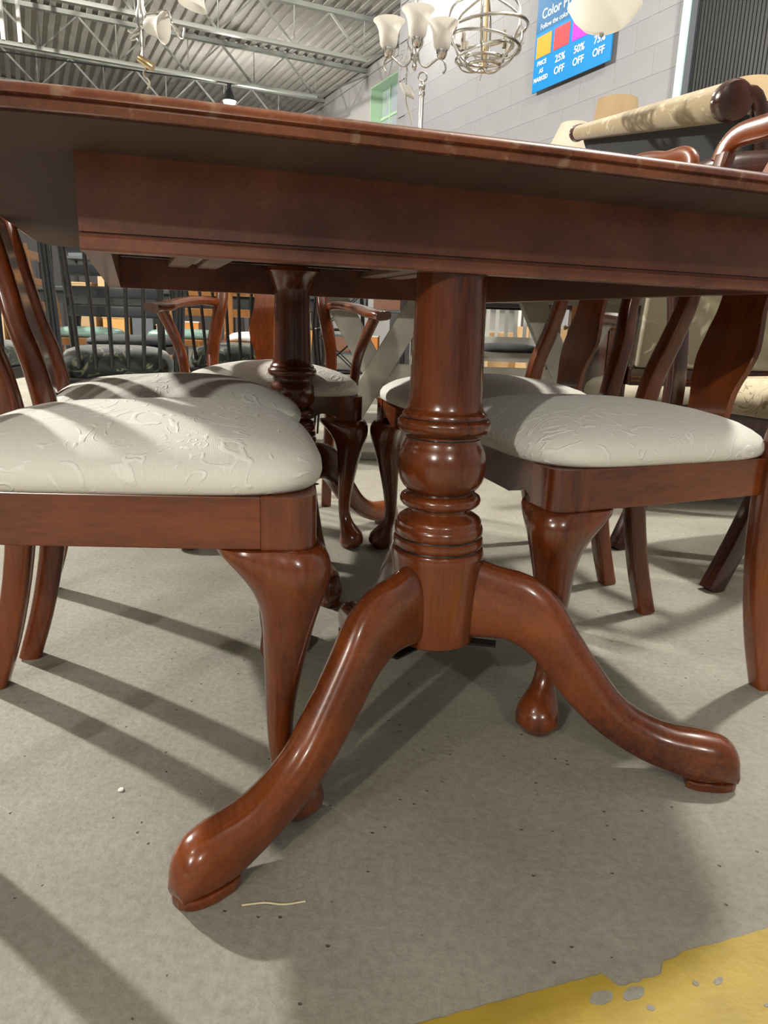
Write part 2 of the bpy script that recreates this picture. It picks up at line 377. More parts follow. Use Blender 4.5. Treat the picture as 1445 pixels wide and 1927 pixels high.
wall_r = struct(rbox(MB(), V0, 8.75, WS + .01, WS + .3, 0, ZC).build('wall_right', M['wallp'], smooth=0))
struct(rbox(MB(), 8.44, 8.75, WS + .3, WF + .3, 0, ZC).build('wall_return', M['wallf'], smooth=0))
struct(rbox(MB(), V1, V1 + .2, WL, WF + .3, 0, ZC).build('wall_far', M['wallu'], smooth=0))
struct(rbox(MB(), V0, V1, WL - .2, WL, 0, ZC).build('wall_left', M['wallu'], smooth=0))
struct(rbox(MB(), V0 - .2, V0, WL, WF, 0, ZC).build('wall_behind', M['wallu'], smooth=0))
# painted concrete blocks of the near right wall
bw, bh = .40, .20
proto = MB().box((0, 0, 0), (bw - .001, .03, bh - .001)).build('block', M['wallp'], wall_r, smooth=0, bevel=.0006, seg=1)
RWROT = atan2(RV.y, RV.x)
first = True
for row in range(6, 24):
    for c in range(-1, 12):
        v_ = 4.30 + c*bw + (bw/2 if row % 2 else 0); z_ = row*bh + .1
        if v_ + bw/2 > 8.74 or z_ + bh/2 > ZC: continue
        o = proto if first else link(proto.copy(), wall_r)
        first = False
        o.location = RM(v_, WS + .010 + .0006*rr.random(), z_); o.rotation_euler = (0, 0, RWROT)
# dark wired window with teal frame
w2 = struct(empty('window_2', RM(3.2, WS, .95)))
jv = 4.94 - .745
mb = MB(); rbox(mb, jv - .03, jv + .035, WS - .05, WS + .02, .95, 3.9); rel(w2, mb, 'frame_jamb', M['tealframe'], smooth=0, bevel=.004)
mb = MB(); rbox(mb, .6, jv, WS - .05, WS + .02, .9, .98); rel(w2, mb, 'sill', M['tealframe'], smooth=0, bevel=.004)
mb = MB(); rbox(mb, jv - .085, jv - .031, WS - .035, WS, .98, 3.9); rel(w2, mb, 'inner_jamb', M['slate'], smooth=0)
mb = MB(); rbox(mb, .6, jv - .086, WS - .015, WS - .008, .98, 3.9); rel(w2, mb, 'pane', M['dark_glass'], smooth=0)
for i in range(60):
    v_ = jv - .1 - i*.03
    mb = MB(); rbox(mb, v_ - .003, v_ + .003, WS - .022, WS - .016, .98, 3.9)
    if i == 0: allb = mb
    else: allb.add(mb.v, mb.f)
mesh_o = rel(w2, allb, 'wire_mesh', M['iron'], smooth=0); mesh_o['kind'] = 'stuff'

# ------------------------------------------------------------------ the dining table
C1 = Vector((.0736, .9302, 0)); LP = .9472; C2 = C1 + A2*LP
TC = (C1 + C2)/2
table = tag(empty('dining_table', TC, TH + pi/2), 'double-pedestal cherry wood dining table with a moulded edge and three-legged turned pedestals', 'table')
# local axes: x = along the table (away from camera), y = to the left (-E2)
HL, HW, YO = LP/2 + .1963, .599, -.021
def outline(off=0.0, n=120, e=12.0):
    pts = []
    for j in range(n):
        a = 2*pi*j/n; ca, sa = cos(a), sin(a)
        y_ = math.copysign(abs(sa)**(2/e), sa)*(HW - off); x_ = math.copysign(abs(ca)**(2/e), ca)
        pts.append((x_*(HL - off - .045*y_*y_), y_*(1 - .012*x_*x_) + YO))
    return pts
rings = []
for off, z in ((.030, .7385), (.010, .7385), (.006, .7395), (.004, .745), (.0045, .7475), (.000, .7485), (.0005, .7520), (.003, .7555), (.007, .7580), (.012, .7592), (.013, .7582), (.016, .7580), (.018, .7598), (.024, .7600)):
    rings.append([Vector((x, y, z)) for x, y in outline(off, 160)])
MB().loft(rings).build('tabletop', M['edge'], table, smooth=30)
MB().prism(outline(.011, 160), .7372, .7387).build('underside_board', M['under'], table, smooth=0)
AP = LP/2 + .0456; AW = .4196; AR = .505; Z0, Z1 = .647, .7372
def apron(p, q, nrm_, mat):
    """board from p to q (2d), outer normal nrm_, with a beaded lower band"""
    prof = [(-.022, Z0), (.0035, Z0), (.005, Z0 + .002), (.005, Z0 + .0125), (.0035, Z0 + .015), (-.003, Z0 + .0152), (-.003, Z0 + .0175), (0, Z0 + .018), (0, Z1), (-.022, Z1)]
    a = [Vector((p[0] + nrm_[0]*o, p[1] + nrm_[1]*o, z)) for o, z in prof]; b = [Vector((q[0] + nrm_[0]*o, q[1] + nrm_[1]*o, z)) for o, z in prof]
    return MB().loft([a, b]).build('apron', mat, table, smooth=25)
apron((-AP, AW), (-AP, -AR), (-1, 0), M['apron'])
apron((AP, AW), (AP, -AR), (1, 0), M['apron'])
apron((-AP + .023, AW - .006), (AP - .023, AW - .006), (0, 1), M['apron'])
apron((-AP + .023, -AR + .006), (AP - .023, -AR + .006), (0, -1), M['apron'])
for s in (-1, 1):      # extension slides and the boards the pedestals are screwed to
    for y_ in (.20, .265):
        MB().box((0, s*y_, .7165), (2*AP - .06, .045, .04)).build('slide_rail', M['raw'], table, smooth=0, bevel=.002)
    MB().box((0, s*.2325, .708), (2*AP - .16, .008, .012)).build('slide_track', M['steel'], table, smooth=0)
    MB().box((s*LP/2 - s*.02, 0, .7225), (.10, 2*AW - .06, .03)).build('mounting_board', M['darkwood'], table, smooth=0, bevel=.002)
COLP = [(0, .168), (.050, .168), (.0555, .172), (.0566, .18), (.0578, .21), (.0604, .27), (.0618, .289), (.0622, .296), (.0608, .2995), (.0575, .301), (.0570, .3025), (.0592, .3045), (.0603, .3075), (.0604, .3105), (.0595, .3140), (.0568, .3158), (.0562, .3175), (.0583, .3195), (.0592, .3235), (.0590, .3280), (.0575, .3320), (.0560, .3335),
        (.0562, .3375), (.0540, .3415), (.0480, .3455), (.0420, .3485), (.0403, .3520), (.0412, .3560), (.0450, .3575), (.0500, .3592), (.0530, .3630), (.0535, .3670), (.0520, .3710), (.0475, .3738), (.0420, .3752), (.0415, .3768), (.0455, .3795), (.0505, .3850), (.0545, .3920), (.0570, .4010), (.0577, .4120), (.0570, .4220), (.0550, .4300), (.0522, .4360), (.0492, .4415), (.0482, .4470),
        (.0490, .4510), (.0520, .4535), (.0570, .4560), (.0600, .4605), (.0607, .4650), (.0598, .4695), (.0570, .4725), (.0545, .4740), (.0542, .4780), (.0525, .4805), (.0505, .4825), (.0485, .4870), (.0470, .4980), (.0463, .5170), (.0447, .5700), (.0435, .6300), (.0432, .6550), (.0445, .6620), (.0480, .6720), (.0540, .6840), (.0600, .6930), (.0640, .6975), (.0670, .7000), (.0670, .7074), (0, .7074)]
LT = [(.036, .293), (.081, .279), (.127, .269), (.164, .243), (.192, .201), (.228, .151), (.268, .104), (.319, .078), (.372, .073), (.402, .066), (.417, .047), (.4215, .022)]
LB = [(.036, .178), (.075, .181), (.105, .179), (.136, .161), (.165, .127), (.195, .095), (.235, .061), (.288, .032), (.335, .0175), (.362, .0095), (.392, .0085), (.4180, .0085)]
LWD = [.046, .046, .047, .048, .048, .048, .049, .052, .056, .054, .045, .026]
def table_leg(cx, ang):
    NS = 34; T = crom([(a, b, 0) for a, b in LT], NS); B = crom([(a, b, 0) for a, b in LB], NS); W_ = crom([(a, 0, 0) for a in LWD], NS)
    d = Vector((cos(ang), sin(ang), 0)); l = Vector((-sin(ang), cos(ang), 0)); rings = []
    for i in range(NS):
        pt = d*T[i].x + Vector((0, 0, T[i].y)); pb = d*B[i].x + Vector((0, 0, B[i].y)); c = (pt + pb)/2; h = (pt - pb)/2; w = W_[i].x/2; ring = []
        for j in range(24):
            a = 2*pi*(j + .5)/24; ca, sa = cos(a), sin(a); e = 2.3 if sa > 0 else 5.0
            ring.append(Vector((cx, 0, 0)) + c + l*(math.copysign(abs(ca)**(2/(e if sa > 0 else 6)), ca)*w) + h*(math.copysign(abs(sa)**(2/e), sa)))
        rings.append(ring)
    o = MB().loft(rings).build('leg', M['wood'], table, smooth=50)
    pts = []
    for (r_, w_) in ((.352, .022), (.365, .0270), (.388, .0262), (.402, .0228), (.411, .0180), (.4165, .0125), (.4195, .0055)): pts.append((r_, w_))
    poly = [(r_, w_) for r_, w_ in pts] + [(r_, -w_) for r_, w_ in reversed(pts)]
    poly = [(cx + r_*cos(ang) - w_*sin(ang), r_*sin(ang) + w_*cos(ang)) for r_, w_ in poly]
    MB().prism(poly, 0, .0115).build('foot_pad', M['wood'], o, smooth=0, bevel=.002)
    return o
for s in (-1, 1):
    cx = s*LP/2
    prof = COLP if s > 0 else [q for q in COLP if q[1] < .66 or q[0] == 0][:-1] + [(.0432, .7074), (0, .7074)]
    pd = MB().lathe(prof, (cx, 0, 0), 64).build('pedestal', M['woodz'], table, smooth=38)
    for z_, r_ in ((.3018, .0571), (.3166, .0563), (.3765, .0413), (.4482, .0481), (.4735, .0548)):      # dark glaze left in the turned grooves
        MB().tube([(cx + r_*cos(2*pi*j/48), r_*sin(2*pi*j/48), z_) for j in range(48)], .0011, 6, close=True).build('glaze_line', M['black'], pd)
    base = pi if s < 0 else 0.0
    for da in (pi/3, -pi/3, pi): table_leg(cx, base + da)
    mbp = MB()
    for da in (pi/3, -pi/3, pi):
        a = base + da; mbp.box((cx + .05*cos(a), .05*sin(a), .1665), (.075, .018, .003), rz=a)
    mbp.build('leg_bracket', M['iron'], table, smooth=0)

# ------------------------------------------------------------------ dining chairs (local +x = front, +y = left)
ZRB, ZRT = .345, .404
FX, FY, RX, RY = .215, .235, -.205, .178        # outer corners of the seat frame
def seat_outline(grow=0.0, n=64, e=5.5):
    pts = []
    for j in range(n):
        a = 2*pi*j/n; ca, sa = cos(a), sin(a)
        x = math.copysign(abs(ca)**(2/e), ca); y = math.copysign(abs(sa)**(2/e), sa)
        hx = (FX - RX)/2 + grow; X = (FX + RX)/2 + x*hx
        t = (x + 1)/2; hw = RY + (FY - RY)*t + grow
        pts.append((X + .012*(1 - y*y)*max(0, x), y*hw))
    return pts
def front_leg(chair, sy):
    """cabriole leg with ears and pad foot, plus the block that shows at the corner of the seat frame"""
    cx, cy = FX - .034, sy*(FY - .034)
    dg = Vector((1, sy, 0)).normalized(); rings = []
    #        z     out    r     ear
    st = [(.0, .014, .022, 0), (.005, .015, .026, 0), (.013, .017, .0305, 0), (.016, .018, .0325, 0), (.026, .0185, .0325, 0), (.038, .0165, .0305, 0), (.050, .011, .0255, 0), (.064, .002, .0195, 0), (.082, -.006, .016, 0), (.105, -.009, .0155, 0), (.137, -.008, .0175, 0), (.17, -.005, .0205, 0), (.205, -.001, .0245, 0), (.24, .004, .0285, .001), (.265, .0085, .032, .003), (.285, .0125, .035, .009), (.302, .0155, .0375, .018), (.316, .0165, .0388, .028), (.328, .0155, .0388, .038), (.338, .0125, .037, .046), (.3445, .009, .035, .048)]
    st = crom([(a, b, c) for a, b, c, d in st], 44), crom([(a, d, 0) for a, b, c, d in st], 44)
    for (p, q) in zip(*st):
        z, out, r, ear = p.x, p.y, p.z, max(0, q.y); ring = []
        for j in range(32):
            a = 2*pi*j/32; v_ = Vector((cos(a), sin(a), 0))
            k = r + ear*max(0, v_.dot(Vector((-1, 0, 0))))**5 + ear*max(0, v_.dot(Vector((0, -sy, 0))))**5
            ring.append(Vector((cx, cy, z)) + dg*out + v_*k)
        rings.append(ring)
    o = MB().loft(rings).build('front_leg', M['woodz'], chair, smooth=50)
    # corner block, outer corner rounded
    r = .026; x1, y1 = FX, FY; poly = [(FX - .062, FY - .062), (FX - .062, FY - .0045), (FX - .05, FY - .003)]
    for j in range(9):
        a = pi/2 - pi/2*j/8; poly.append((x1 - r + r*cos(a), y1 - r + r*sin(a)))
    poly += [(FX, FY - .062)]
    MB().prism([(x, sy*y) for x, y in poly], ZRB, ZRT).build('corner_block', M['woodz'], o, smooth=30)
def make_chair(arms=False):
    ch = empty('dining_chair' if not arms else 'dining_armchair')
    for sy in (-1, 1): front_leg(ch, sy)
    # side rails
    for sy in (-1, 1):
        a = (FX - .062, sy*(FY - .0045)); b = (RX + .008, sy*(RY - .002)); t = .022*sy
        MB().prism([a, b, (b[0], b[1] - t), (a[0], a[1] - t)], ZRB, ZRT).build('side_rail', M['wood'], ch, smooth=0, bevel=.0015)
    # front rail with ogee-cut lower edge
    poly = []; w = FY - .0625
    for i in range(33):
        y = -w + 2*w*i/32; q = abs(y)/w
        if q > .72: z = ZRB + .014*(1 - ((q - .72)/.28)**2)**.5 + .002
        elif q > .55: z = ZRB + .016 - .016*sin((.72 - q)/.17*pi/2)
        else: z = ZRB + .0005
        poly.append((FX - .002, y, z))
    poly += [(FX - .002, w, ZRT), (FX - .002, -w, ZRT)]
    MB().extrude(poly, (-.022, 0, 0)).build('front_rail', M['woody'], ch, smooth=30)
    MB().box((RX + .012, 0, (ZRB + ZRT)/2 + .004), (.024, 2*RY - .02, ZRT - ZRB + .008)).build('back_rail', M['woody'], ch, smooth=0, bevel=.002)
    # back posts
    def zs(z): return z if z < .6 else .6 + (z - .6)*.895
    def post(sy):
        P = crom([(-.262, .170, 0), (-.232, .171, .10), (-.208, .173, .22), (-.197, .176, .34), (-.200, .177, .42), (-.214, .176, .50), (-.236, .164, .575), (-.250, .150, .645), (-.268, .150, .74), (-.292, .164, .84), (-.312, .186, .915), (-.322, .190, .955)], 40)
        P = [Vector((p.x, p.y*sy, zs(p.z))) for p in P]
        secs = []
        for p in P:
            z = p.z
            if z < .3: secs.append((.033, .036 + .006*(z/.3)))
            else: secs.append((.034 + .004*math.exp(-((z - .56)/.06)**2), .042 - .016*min(1, (z - .3)/.5)))
        return MB().sweep(P, secs, (0, 1, 0), 16, 5.0).build('back_post', M['woodz'], ch, smooth=45)
    post(1); post(-1)
    # crest rail: yoke with rounded shoulders
    pts = crom([(-.321, -.204, .945), (-.327, -.196, .972), (-.331, -.165, .990), (-.337, -.10, .992), (-.342, -.05, 1.002), (-.343, 0, 1.008), (-.342, .05, 1.002), (-.337, .10, .992), (-.331, .165, .990), (-.327, .196, .972), (-.321, .204, .945)], 36); pts = [Vector((p.x, p.y, zs(p.z))) for p in pts]
    MB().sweep(pts, [(.024, .036 + .012*sin(pi*i/35)) for i in range(36)], (1, 0, 0), 14, 3.0).build('crest_rail', M['woody'], ch, smooth=50)
    # vase shaped splat
    half = []
    for z, w in ((.408, .052), (.45, .050), (.49, .054), (.53, .066), (.56, .070), (.60, .062), (.64, .054), (.70, .056), (.77, .068), (.84, .076), (.90, .066), (.94, .056), (.985, .062)): half.append((w, z, 0))
    half = crom(half, 30)
    def bx(z): 
        t = [(-.203, .40), (-.214, .5), (-.236, .575), (-.250, .645), (-.268, .74), (-.292, .84), (-.314, .915), (-.334, .99)]
        for i in range(len(t) - 1):
            if z <= t[i+1][1]: break
        f_ = (z - t[i][1])/(t[i+1][1] - t[i][1]); return t[i][0] + (t[i+1][0] - t[i][0])*f_
    rings = []
    for p in half:
        w, z = p.x, p.y; x = bx(z); z = zs(z)
        rings.append([Vector((x + .006, -w, z)), Vector((x + .006, 0, z)), Vector((x + .006, w, z)), Vector((x - .006, w, z)), Vector((x - .006, 0, z)), Vector((x - .006, -w, z))])
    MB().loft(rings).build('splat', M['woodz'], ch, smooth=35, bevel=.0015, seg=1, bang=60)
    # drop-in cushion
    rings = []
    prof = [(-.014, .4035), (.001, .4042), (.0055, .4085), (.0075, .416), (.0065, .425), (.001, .4345), (-.010, .4435), (-.025, .4525), (-.046, .4600), (-.074, .4675), (-.110, .4735), (-.150, .4775)]
    for g, z in prof: rings.append([Vector((x, y, z)) for x, y in seat_outline(g, 72, 5.5 - max(0, -g)*14)])
    last = [Vector((x*.45 + .003, y*.45, .4805)) for x, y in seat_outline(-.15, 72, 3.4)]; rings.append(last)
    rings.append([Vector((x*.08 + .003, y*.08, .4815)) for x, y in seat_outline(-.15, 72, 3)])
    MB().loft(rings).build('seat_cushion', M['ivory'], ch, smooth=60)
    if arms:
        for sy in (-1, 1):
            P = crom([(-.246, .168*sy, .632), (-.16, .205*sy, .634), (-.04, .245*sy, .624), (.06, .268*sy, .612), (.115, .285*sy, .608), (.128, .292*sy, .606)], 20)
            MB().sweep(P, [(.030 + .022*min(1, i/12), .024) for i in range(20)], (0, 1, 0), 12, 3.2).build('arm', M['wood'], ch, smooth=50)
            P = crom([(.055, .221*sy, .36), (.045, .224*sy, .42), (.035, .235*sy, .49), (.05, .255*sy, .55), (.085, .275*sy, .605)], 18)
            MB().sweep(P, [(.026, .034 - .008*sin(pi*i/17)) for i in range(18)], (0, 1, 0), 12, 3.6).build('arm_support', M['woodz'], ch, smooth=50)
    return ch
def seat_at(ch, corner, side, ang, label, cat='chair', group='dining chairs at the pedestal table'):
    """place so that the given front corner (side +1 left / -1 right) of the seat frame sits at corner"""
    a = radians(ang); c = Vector((FX, side*FY, 0)); c = Matrix.Rotation(a, 3, 'Z') @ c
    ch.location = (corner[0] - c.x, corner[1] - c.y, 0); ch.rotation_euler = (0, 0, a)
    tag(ch, label, cat, group)
chairA = make_chair()
seat_at(chairA, (-.070, .752), -1, 11.5, 'cherry wood dining chair with ivory damask seat, nearest on the left of the table')
ch2 = copy_tree(chairA); seat_at(ch2, (-.143, 1.262), -1, 20, 'cherry wood dining chair with ivory seat, on the left just behind the nearest one')
chB = copy_tree(chairA); seat_at(chB, (.226, .948), 1, 195.9, 'cherry wood dining chair with ivory damask seat, nearest on the right of the table')
ch5 = copy_tree(chairA); seat_at(ch5, (.108, 1.440), 1, 197.5, 'cherry wood dining chair with ivory seat, on the right behind the nearest one')
chC = make_chair(True)
seat_at(chC, (-.062, 1.846), 1, -82, 'cherry wood armchair with ivory seat at the far head of the table', group='dining chairs at the pedestal table')

# ------------------------------------------------------------------ background furniture
def rot2(a): return Matrix.Rotation(a, 3, 'Z')
def lathe_between(mb, a, b, prof, n=12):
    """turned spindle from a to b; prof = [(radius, fraction)]"""
    a = Vector(a); b = Vector(b); d = b - a; q = Vector((0, 0, 1)).rotation_difference(d.normalized()).to_matrix()
    return mb.lathe([(r, f_*d.length) for r, f_ in prof], a, n, q)
def dome(parent, name, mat, x0, x1, w0, w1, z0, h, e=4.0):
    """padded seat: x0 rear, x1 front, half widths w0 rear / w1 front"""
    rings = []
    for g, z in ((-.01, 0), (.004, .12), (.007, .35), (0, .6), (-.02, .8), (-.06, .93), (-.12, .99)):
        ring = []
        for j in range(40):
            a = 2*pi*j/40; ca, sa = cos(a), sin(a); x = math.copysign(abs(ca)**(2/e), ca); y = math.copysign(abs(sa)**(2/e), sa)
            t = (x + 1)/2; ring.append(Vector(((x0 + x1)/2 + x*((x1 - x0)/2 + g), y*(w0 + (w1 - w0)*t + g), z0 + h*z)))
        rings.append(ring)
    return MB().loft(rings).build(name, mat, parent, smooth=60)

# black spindle-back chairs with tapestry seats
def spindle_chair():
    c = empty('spindle_back_chair')
    for sy in (-1, 1):
        P = crom([(-.25, .19*sy, 0), (-.21, .20*sy, .25), (-.205, .205*sy, .45), (-.24, .215*sy, .72), (-.29, .225*sy, .98)], 20)
        o = MB().tube(P, .019, 10).build('back_post', M['black'], c)
        for k in range(3):
            MB().tube([p + Vector((-.017 + .0005*k, (k-1)*.011, 0)) for p in P[9:]], .0035, 5).build('flute', M['slate'], o)
        MB().tube([(.20, .20*sy, 0), (.185, .19*sy, .40)], [.014, .02], 10, smooth=6).build('front_leg', M['black'], c)
        MB().bar((.19, .195*sy, .17), (-.21, .2*sy, .17), .02, .02).build('stretcher', M['black'], c, smooth=0)
    for i in range(6):
        f_ = (i - 2.5)/2.5
        MB().tube([(-.20, .135*f_, .40), (-.235, .150*f_, .68), (-.285, .175*f_, .95)], .0075, 8, smooth=9).build('spindle', M['black'], c)
    MB().sweep(crom([(-.292, -.235, .96), (-.305, -.12, .985), (-.31, 0, .99), (-.305, .12, .985), (-.292, .235, .96)], 14), [(.025, .07)]*14, (1, 0, 0), 12, 3).build('crest_rail', M['black'], c)
    MB().prism([(.21, .215), (.21, -.215), (-.22, -.205), (-.22, .205)], .315, .365).build('seat_frame', M['black'], c, smooth=0, bevel=.006)
    dome(c, 'seat_cushion', M['tap'], -.20, .205, .19, .21, .362, .112)
    return c
SPG = 'black spindle-back chairs with tapestry seats'
sp = spindle_chair(); sp.location = (-1.04, 2.82, 0); sp.rotation_euler = (0, 0, radians(112)); tag(sp, 'black spindle-back chair with dark green tapestry seat, directly behind the left dining chairs', 'chair', SPG)
for (x, y, a, l) in ((-1.75, 3.05, 97, 'black spindle-back chair with tapestry seat at the far left edge'), (-.72, 3.55, 80, 'black spindle-back chair with tapestry seat behind the cherry armchair')):
    q = copy_tree(sp); q.location = (x, y, 0); q.rotation_euler = (0, 0, radians(a)); tag(q, l, 'chair', SPG)

# black ladder-back chair
c = tag(empty('ladder_back_chair', (-1.30, 3.75, 0), radians(88)), 'black ladder-back chair with curved slats standing before the black table', 'chair')
for sy in (-1, 1):
    MB().tube([(-.22, .21*sy, 0), (-.20, .215*sy, .45), (-.26, .22*sy, 1.0)], .018, 10, smooth=12).build('back_post', M['black'], c)
    MB().tube([(.2, .2*sy, 0), (.2, .2*sy, .42)], .018, 10).build('front_leg', M['black'], c)
for z in (.60, .685, .78, .88):
    P = crom([(-.21 - (z-.45)*.1, -.215, z), (-.245 - (z-.45)*.1, -.1, z), (-.255 - (z-.45)*.1, 0, z), (-.245 - (z-.45)*.1, .1, z), (-.21 - (z-.45)*.1, .215, z)], 14)
    MB().sweep(P, [(.012, .052)]*14, (1, 0, 0), 12, 5).build('slat', M['slate'], c)
MB().box((0, 0, .42), (.43, .43, .04)).build('seat_frame', M['black'], c, smooth=0, bevel=.006)
dome(c, 'seat_cushion', M['charc'], -.19, .2, .19, .2, .44, .05)

# black table
t = tag(empty('black_table', (-1.55, 5.75, 0), radians(2)), 'long black painted table behind the black chairs', 'table')
MB().box((0, 0, .752), (2.3, .9, .03)).build('tabletop', M['slate'], t, smooth=0, bevel=.006)
for sy in (-1, 1): MB().box((0, sy*.38, .695), (2.05, .025, .084)).build('apron', M['slate'], t, smooth=0, bevel=.003)
for sx in (-1, 1):
    for sy in (-1, 1): MB().lathe([(.0, 0), (.025, 0), (.03, .1), (.022, .2), (.04, .35), (.03, .5), (.042, .6), (.042, .737), (0, .737)], (sx*1.0, sy*.36, 0), 16).build('leg', M['black'], t)

# golden oak chairs with teal seats
def oak_chair():
    c = empty('oak_chair')
    for sy in (-1, 1):
        MB().tube([(-.23, .19*sy, 0), (-.20, .195*sy, .45), (-.26, .2*sy, .95)], .018, 8, smooth=10).build('back_post', M['oak'], c)
        mb = MB(); lathe_between(mb, (.2, .2*sy, 0), (.19, .19*sy, .43), [(.012, 0), (.02, .1), (.014, .2), (.026, .45), (.016, .55), (.028, .7), (.018, .78), (.024, .85), (.024, 1)]); mb.build('front_leg', M['oak'], c)
        MB().bar((.2, .2*sy, .15), (-.22, .19*sy, .15), .02, .02).build('stretcher', M['oak'], c, smooth=0)
    for z in (.62, .75, .90): MB().bar((-.215 - (z-.45)*.12, -.19, z), (-.215 - (z-.45)*.12, .19, z), .018, .05).build('slat', M['oak'], c, smooth=0, bevel=.004)
    MB().box((0, 0, .43), (.42, .41, .045)).build('seat_frame', M['oak'], c, smooth=0, bevel=.006)
    dome(c, 'seat_cushion', M['teal'], -.19, .2, .185, .2, .452, .06)
    return c
oc = oak_chair(); oc.location = (-1.82, 4.45, 0); oc.rotation_euler = (0, 0, radians(10)); tag(oc, 'oak chair with teal vinyl seat, left one by the black table', 'chair', 'oak chairs with teal seats')
q = copy_tree(oc); q.location = (-1.32, 4.80, 0); q.rotation_euler = (0, 0, radians(-100)); tag(q, 'oak chair with teal vinyl seat, right one tucked to the black table', 'chair', 'oak chairs with teal seats')
# white seat chair beyond the armchair
wc = copy_tree(oc); wc.location = (-.80, 4.62, 0); wc.rotation_euler = (0, 0, radians(-80)); tag(wc, 'oak chair with white seat standing right of the teal ones', 'chair', 'oak chair with white seat')
for ch_ in wc.children:
    if ch_.name.startswith('seat_cushion'): ch_.data = ch_.data.copy(); ch_.data.materials[0] = M['white']

# black wire stand
c = tag(empty('wire_plant_stand', (-.26, 3.78, 0)), 'black iron wire plant stand with crossed rods and a red flower', 'plant stand')
for s in (-1, 1):
    for q_ in (-1, 1): MB().tube([(s*.115, q_*.1, 0), (s*.1, q_*.09, .30), (s*.12, q_*.1, .55), (s*.105, q_*.09, .78)], .006, 8, smooth=16).build('leg', M['iron'], c)
for q_ in (-1, 1):
    for (a_, b_) in (((-.1, .34), (.1, .52)), ((.1, .34), (-.1, .52)), ((-.1, .54), (.1, .72)), ((.1, .54), (-.1, .72))):
        MB().tube([(a_[0], q_*.09, a_[1]), (b_[0], q_*.09, b_[1])], .0035, 6).build('cross_rod', M['iron'], c)
for z, r_ in ((.34, .13), (.55, .15), (.74, .135)):
    MB().tube([(r_*cos(2*pi*j/24), r_*.85*sin(2*pi*j/24), z) for j in range(24)], .006, 8, close=True).build('hoop', M['iron'], c)
red = plain('red_petals', (.55, .02, .04), .6)
for (x_, z_) in ((-.07, .595), (-.06, .615), (-.08, .61), (-.065, .58)):
    MB().lathe([(0, -.014), (.009, -.01), (.014, 0), (.01, .009), (0, .013)], (x_, -.03, z_), 8).build('flower', red, c)

# grey washed console with a crossed frame and low beam
c = tag(empty('trestle_table', (.345, 3.22, 0), radians(1)), 'grey washed trestle table with a wide X-shaped frame and low beam', 'table')
MB().box((0, 0, .745), (1.36, .70, .04)).build('tabletop', M['grey_paint'], c, smooth=0, bevel=.004)
def xarm(x0, z0, x1, z1, w, y0=-.04, dy=.07):
    d = Vector((x1 - x0, 0, z1 - z0)).normalized(); n_ = Vector((-d.z, 0, d.x))*w/2
    p = [Vector((x0, y0, z0)) - n_, Vector((x0, y0, z0)) + n_, Vector((x1, y0, z1)) + n_, Vector((x1, y0, z1)) - n_]
    return MB().extrude(p, (0, dy, 0)).build('cross_brace', M['grey_paint'], c, smooth=0, bevel=.003)
xarm(-.60, .03, -.20, .715, .10); xarm(-.20, .03, -.60, .715, .10, -.032, .054)
xarm(.60, .03, .25, .715, .10); xarm(.25, .03, .60, .715, .10, -.032, .054)
MB().box((.03, 0, .37), (.83, .05, .095)).build('beam', M['grey_paint'], c, smooth=0, bevel=.004)
for x_ in (-.4, .42): MB().box((x_, 0, .018), (.60, .12, .036)).build('foot', M['grey_paint'], c, smooth=0, bevel=.004); MB().box((x_, 0, .712), (.60, .5, .03)).build('bearer', M['grey_paint'], c, smooth=0, bevel=.004)

# grey slat-back chair, oak table, boxes, white cabinet
c = tag(empty('slat_back_chair', (.80, 5.05, 0), radians(-95)), 'pale grey slat-back chair with charcoal seat by the cardboard boxes', 'chair')
greyp = plain('pale_grey_paint', (.42, .42, .38), .5)
for sy in (-1, 1):
    MB().bar((-.21, sy*.19, 0), (-.25, sy*.19, .95), .04, .03).build('back_post', greyp, c, smooth=0, bevel=.003); MB().bar((.2, sy*.19, 0), (.2, sy*.19, .42), .04, .04).build('front_leg', greyp, c, smooth=0, bevel=.003)
    MB().bar((.18, sy*.19, .40), (-.2, sy*.19, .40), .025, .06).build('side_rail', greyp, c, smooth=0)
for i in range(5): MB().bar((-.222, (i-2)*.065, .50), (-.245, (i-2)*.065, .90), .012, .026, up=(0, 1, 0)).build('slat', greyp, c, smooth=0)
MB().box((-.222, 0, .50), (.025, .36, .05)).build('lower_rail', greyp, c, smooth=0); MB().box((-.248, 0, .92), (.025, .42, .07)).build('crest_rail', greyp, c, smooth=0, bevel=.004)
MB().box((.19, 0, .40), (.025, .36, .06)).build('front_rail', greyp, c, smooth=0)
dome(c, 'seat_cushion', M['charc'], -.19, .205, .19, .195, .43, .055)
t = tag(empty('oak_table', (.60, 4.2, 0)), 'golden oak table with a black underframe left of the upholstered settee', 'table')
MB().box((0, 0, .748), (.85, .6, .028)).build('tabletop', M['oak'], t, smooth=0, bevel=.006)
for sy in (-1, 1): MB().box((0, sy*.24, .712), (.70, .02, .044)).build('apron', M['black'], t, smooth=0, bevel=.002)
for sx in (-1, 1):
    for sy in (-1, 1): MB().box((sx*.375, sy*.24, .367), (.05, .05, .734)).build('leg', M['oak'], t, smooth=0, bevel=.004)
def carton(loc, size, rz, label, lab=True):
    b = tag(empty('cardboard_box', loc, rz), label, 'box', 'cardboard boxes by the right wall')
    MB().box((0, 0, size[2]/2), size).build('carton', M['card'], b, smooth=0, bevel=.004)
    MB().box((0, 0, size[2] + .0006), (size[0]*.98, .05, .0015)).build('packing_tape', M['shade'], b, smooth=0)
    if lab: MB().box((-size[0]*.30, -size[1]/2 - .0006, size[2]*.72), (.06, .0015, .13)).build('shipping_label', M['paper'], b, smooth=0)
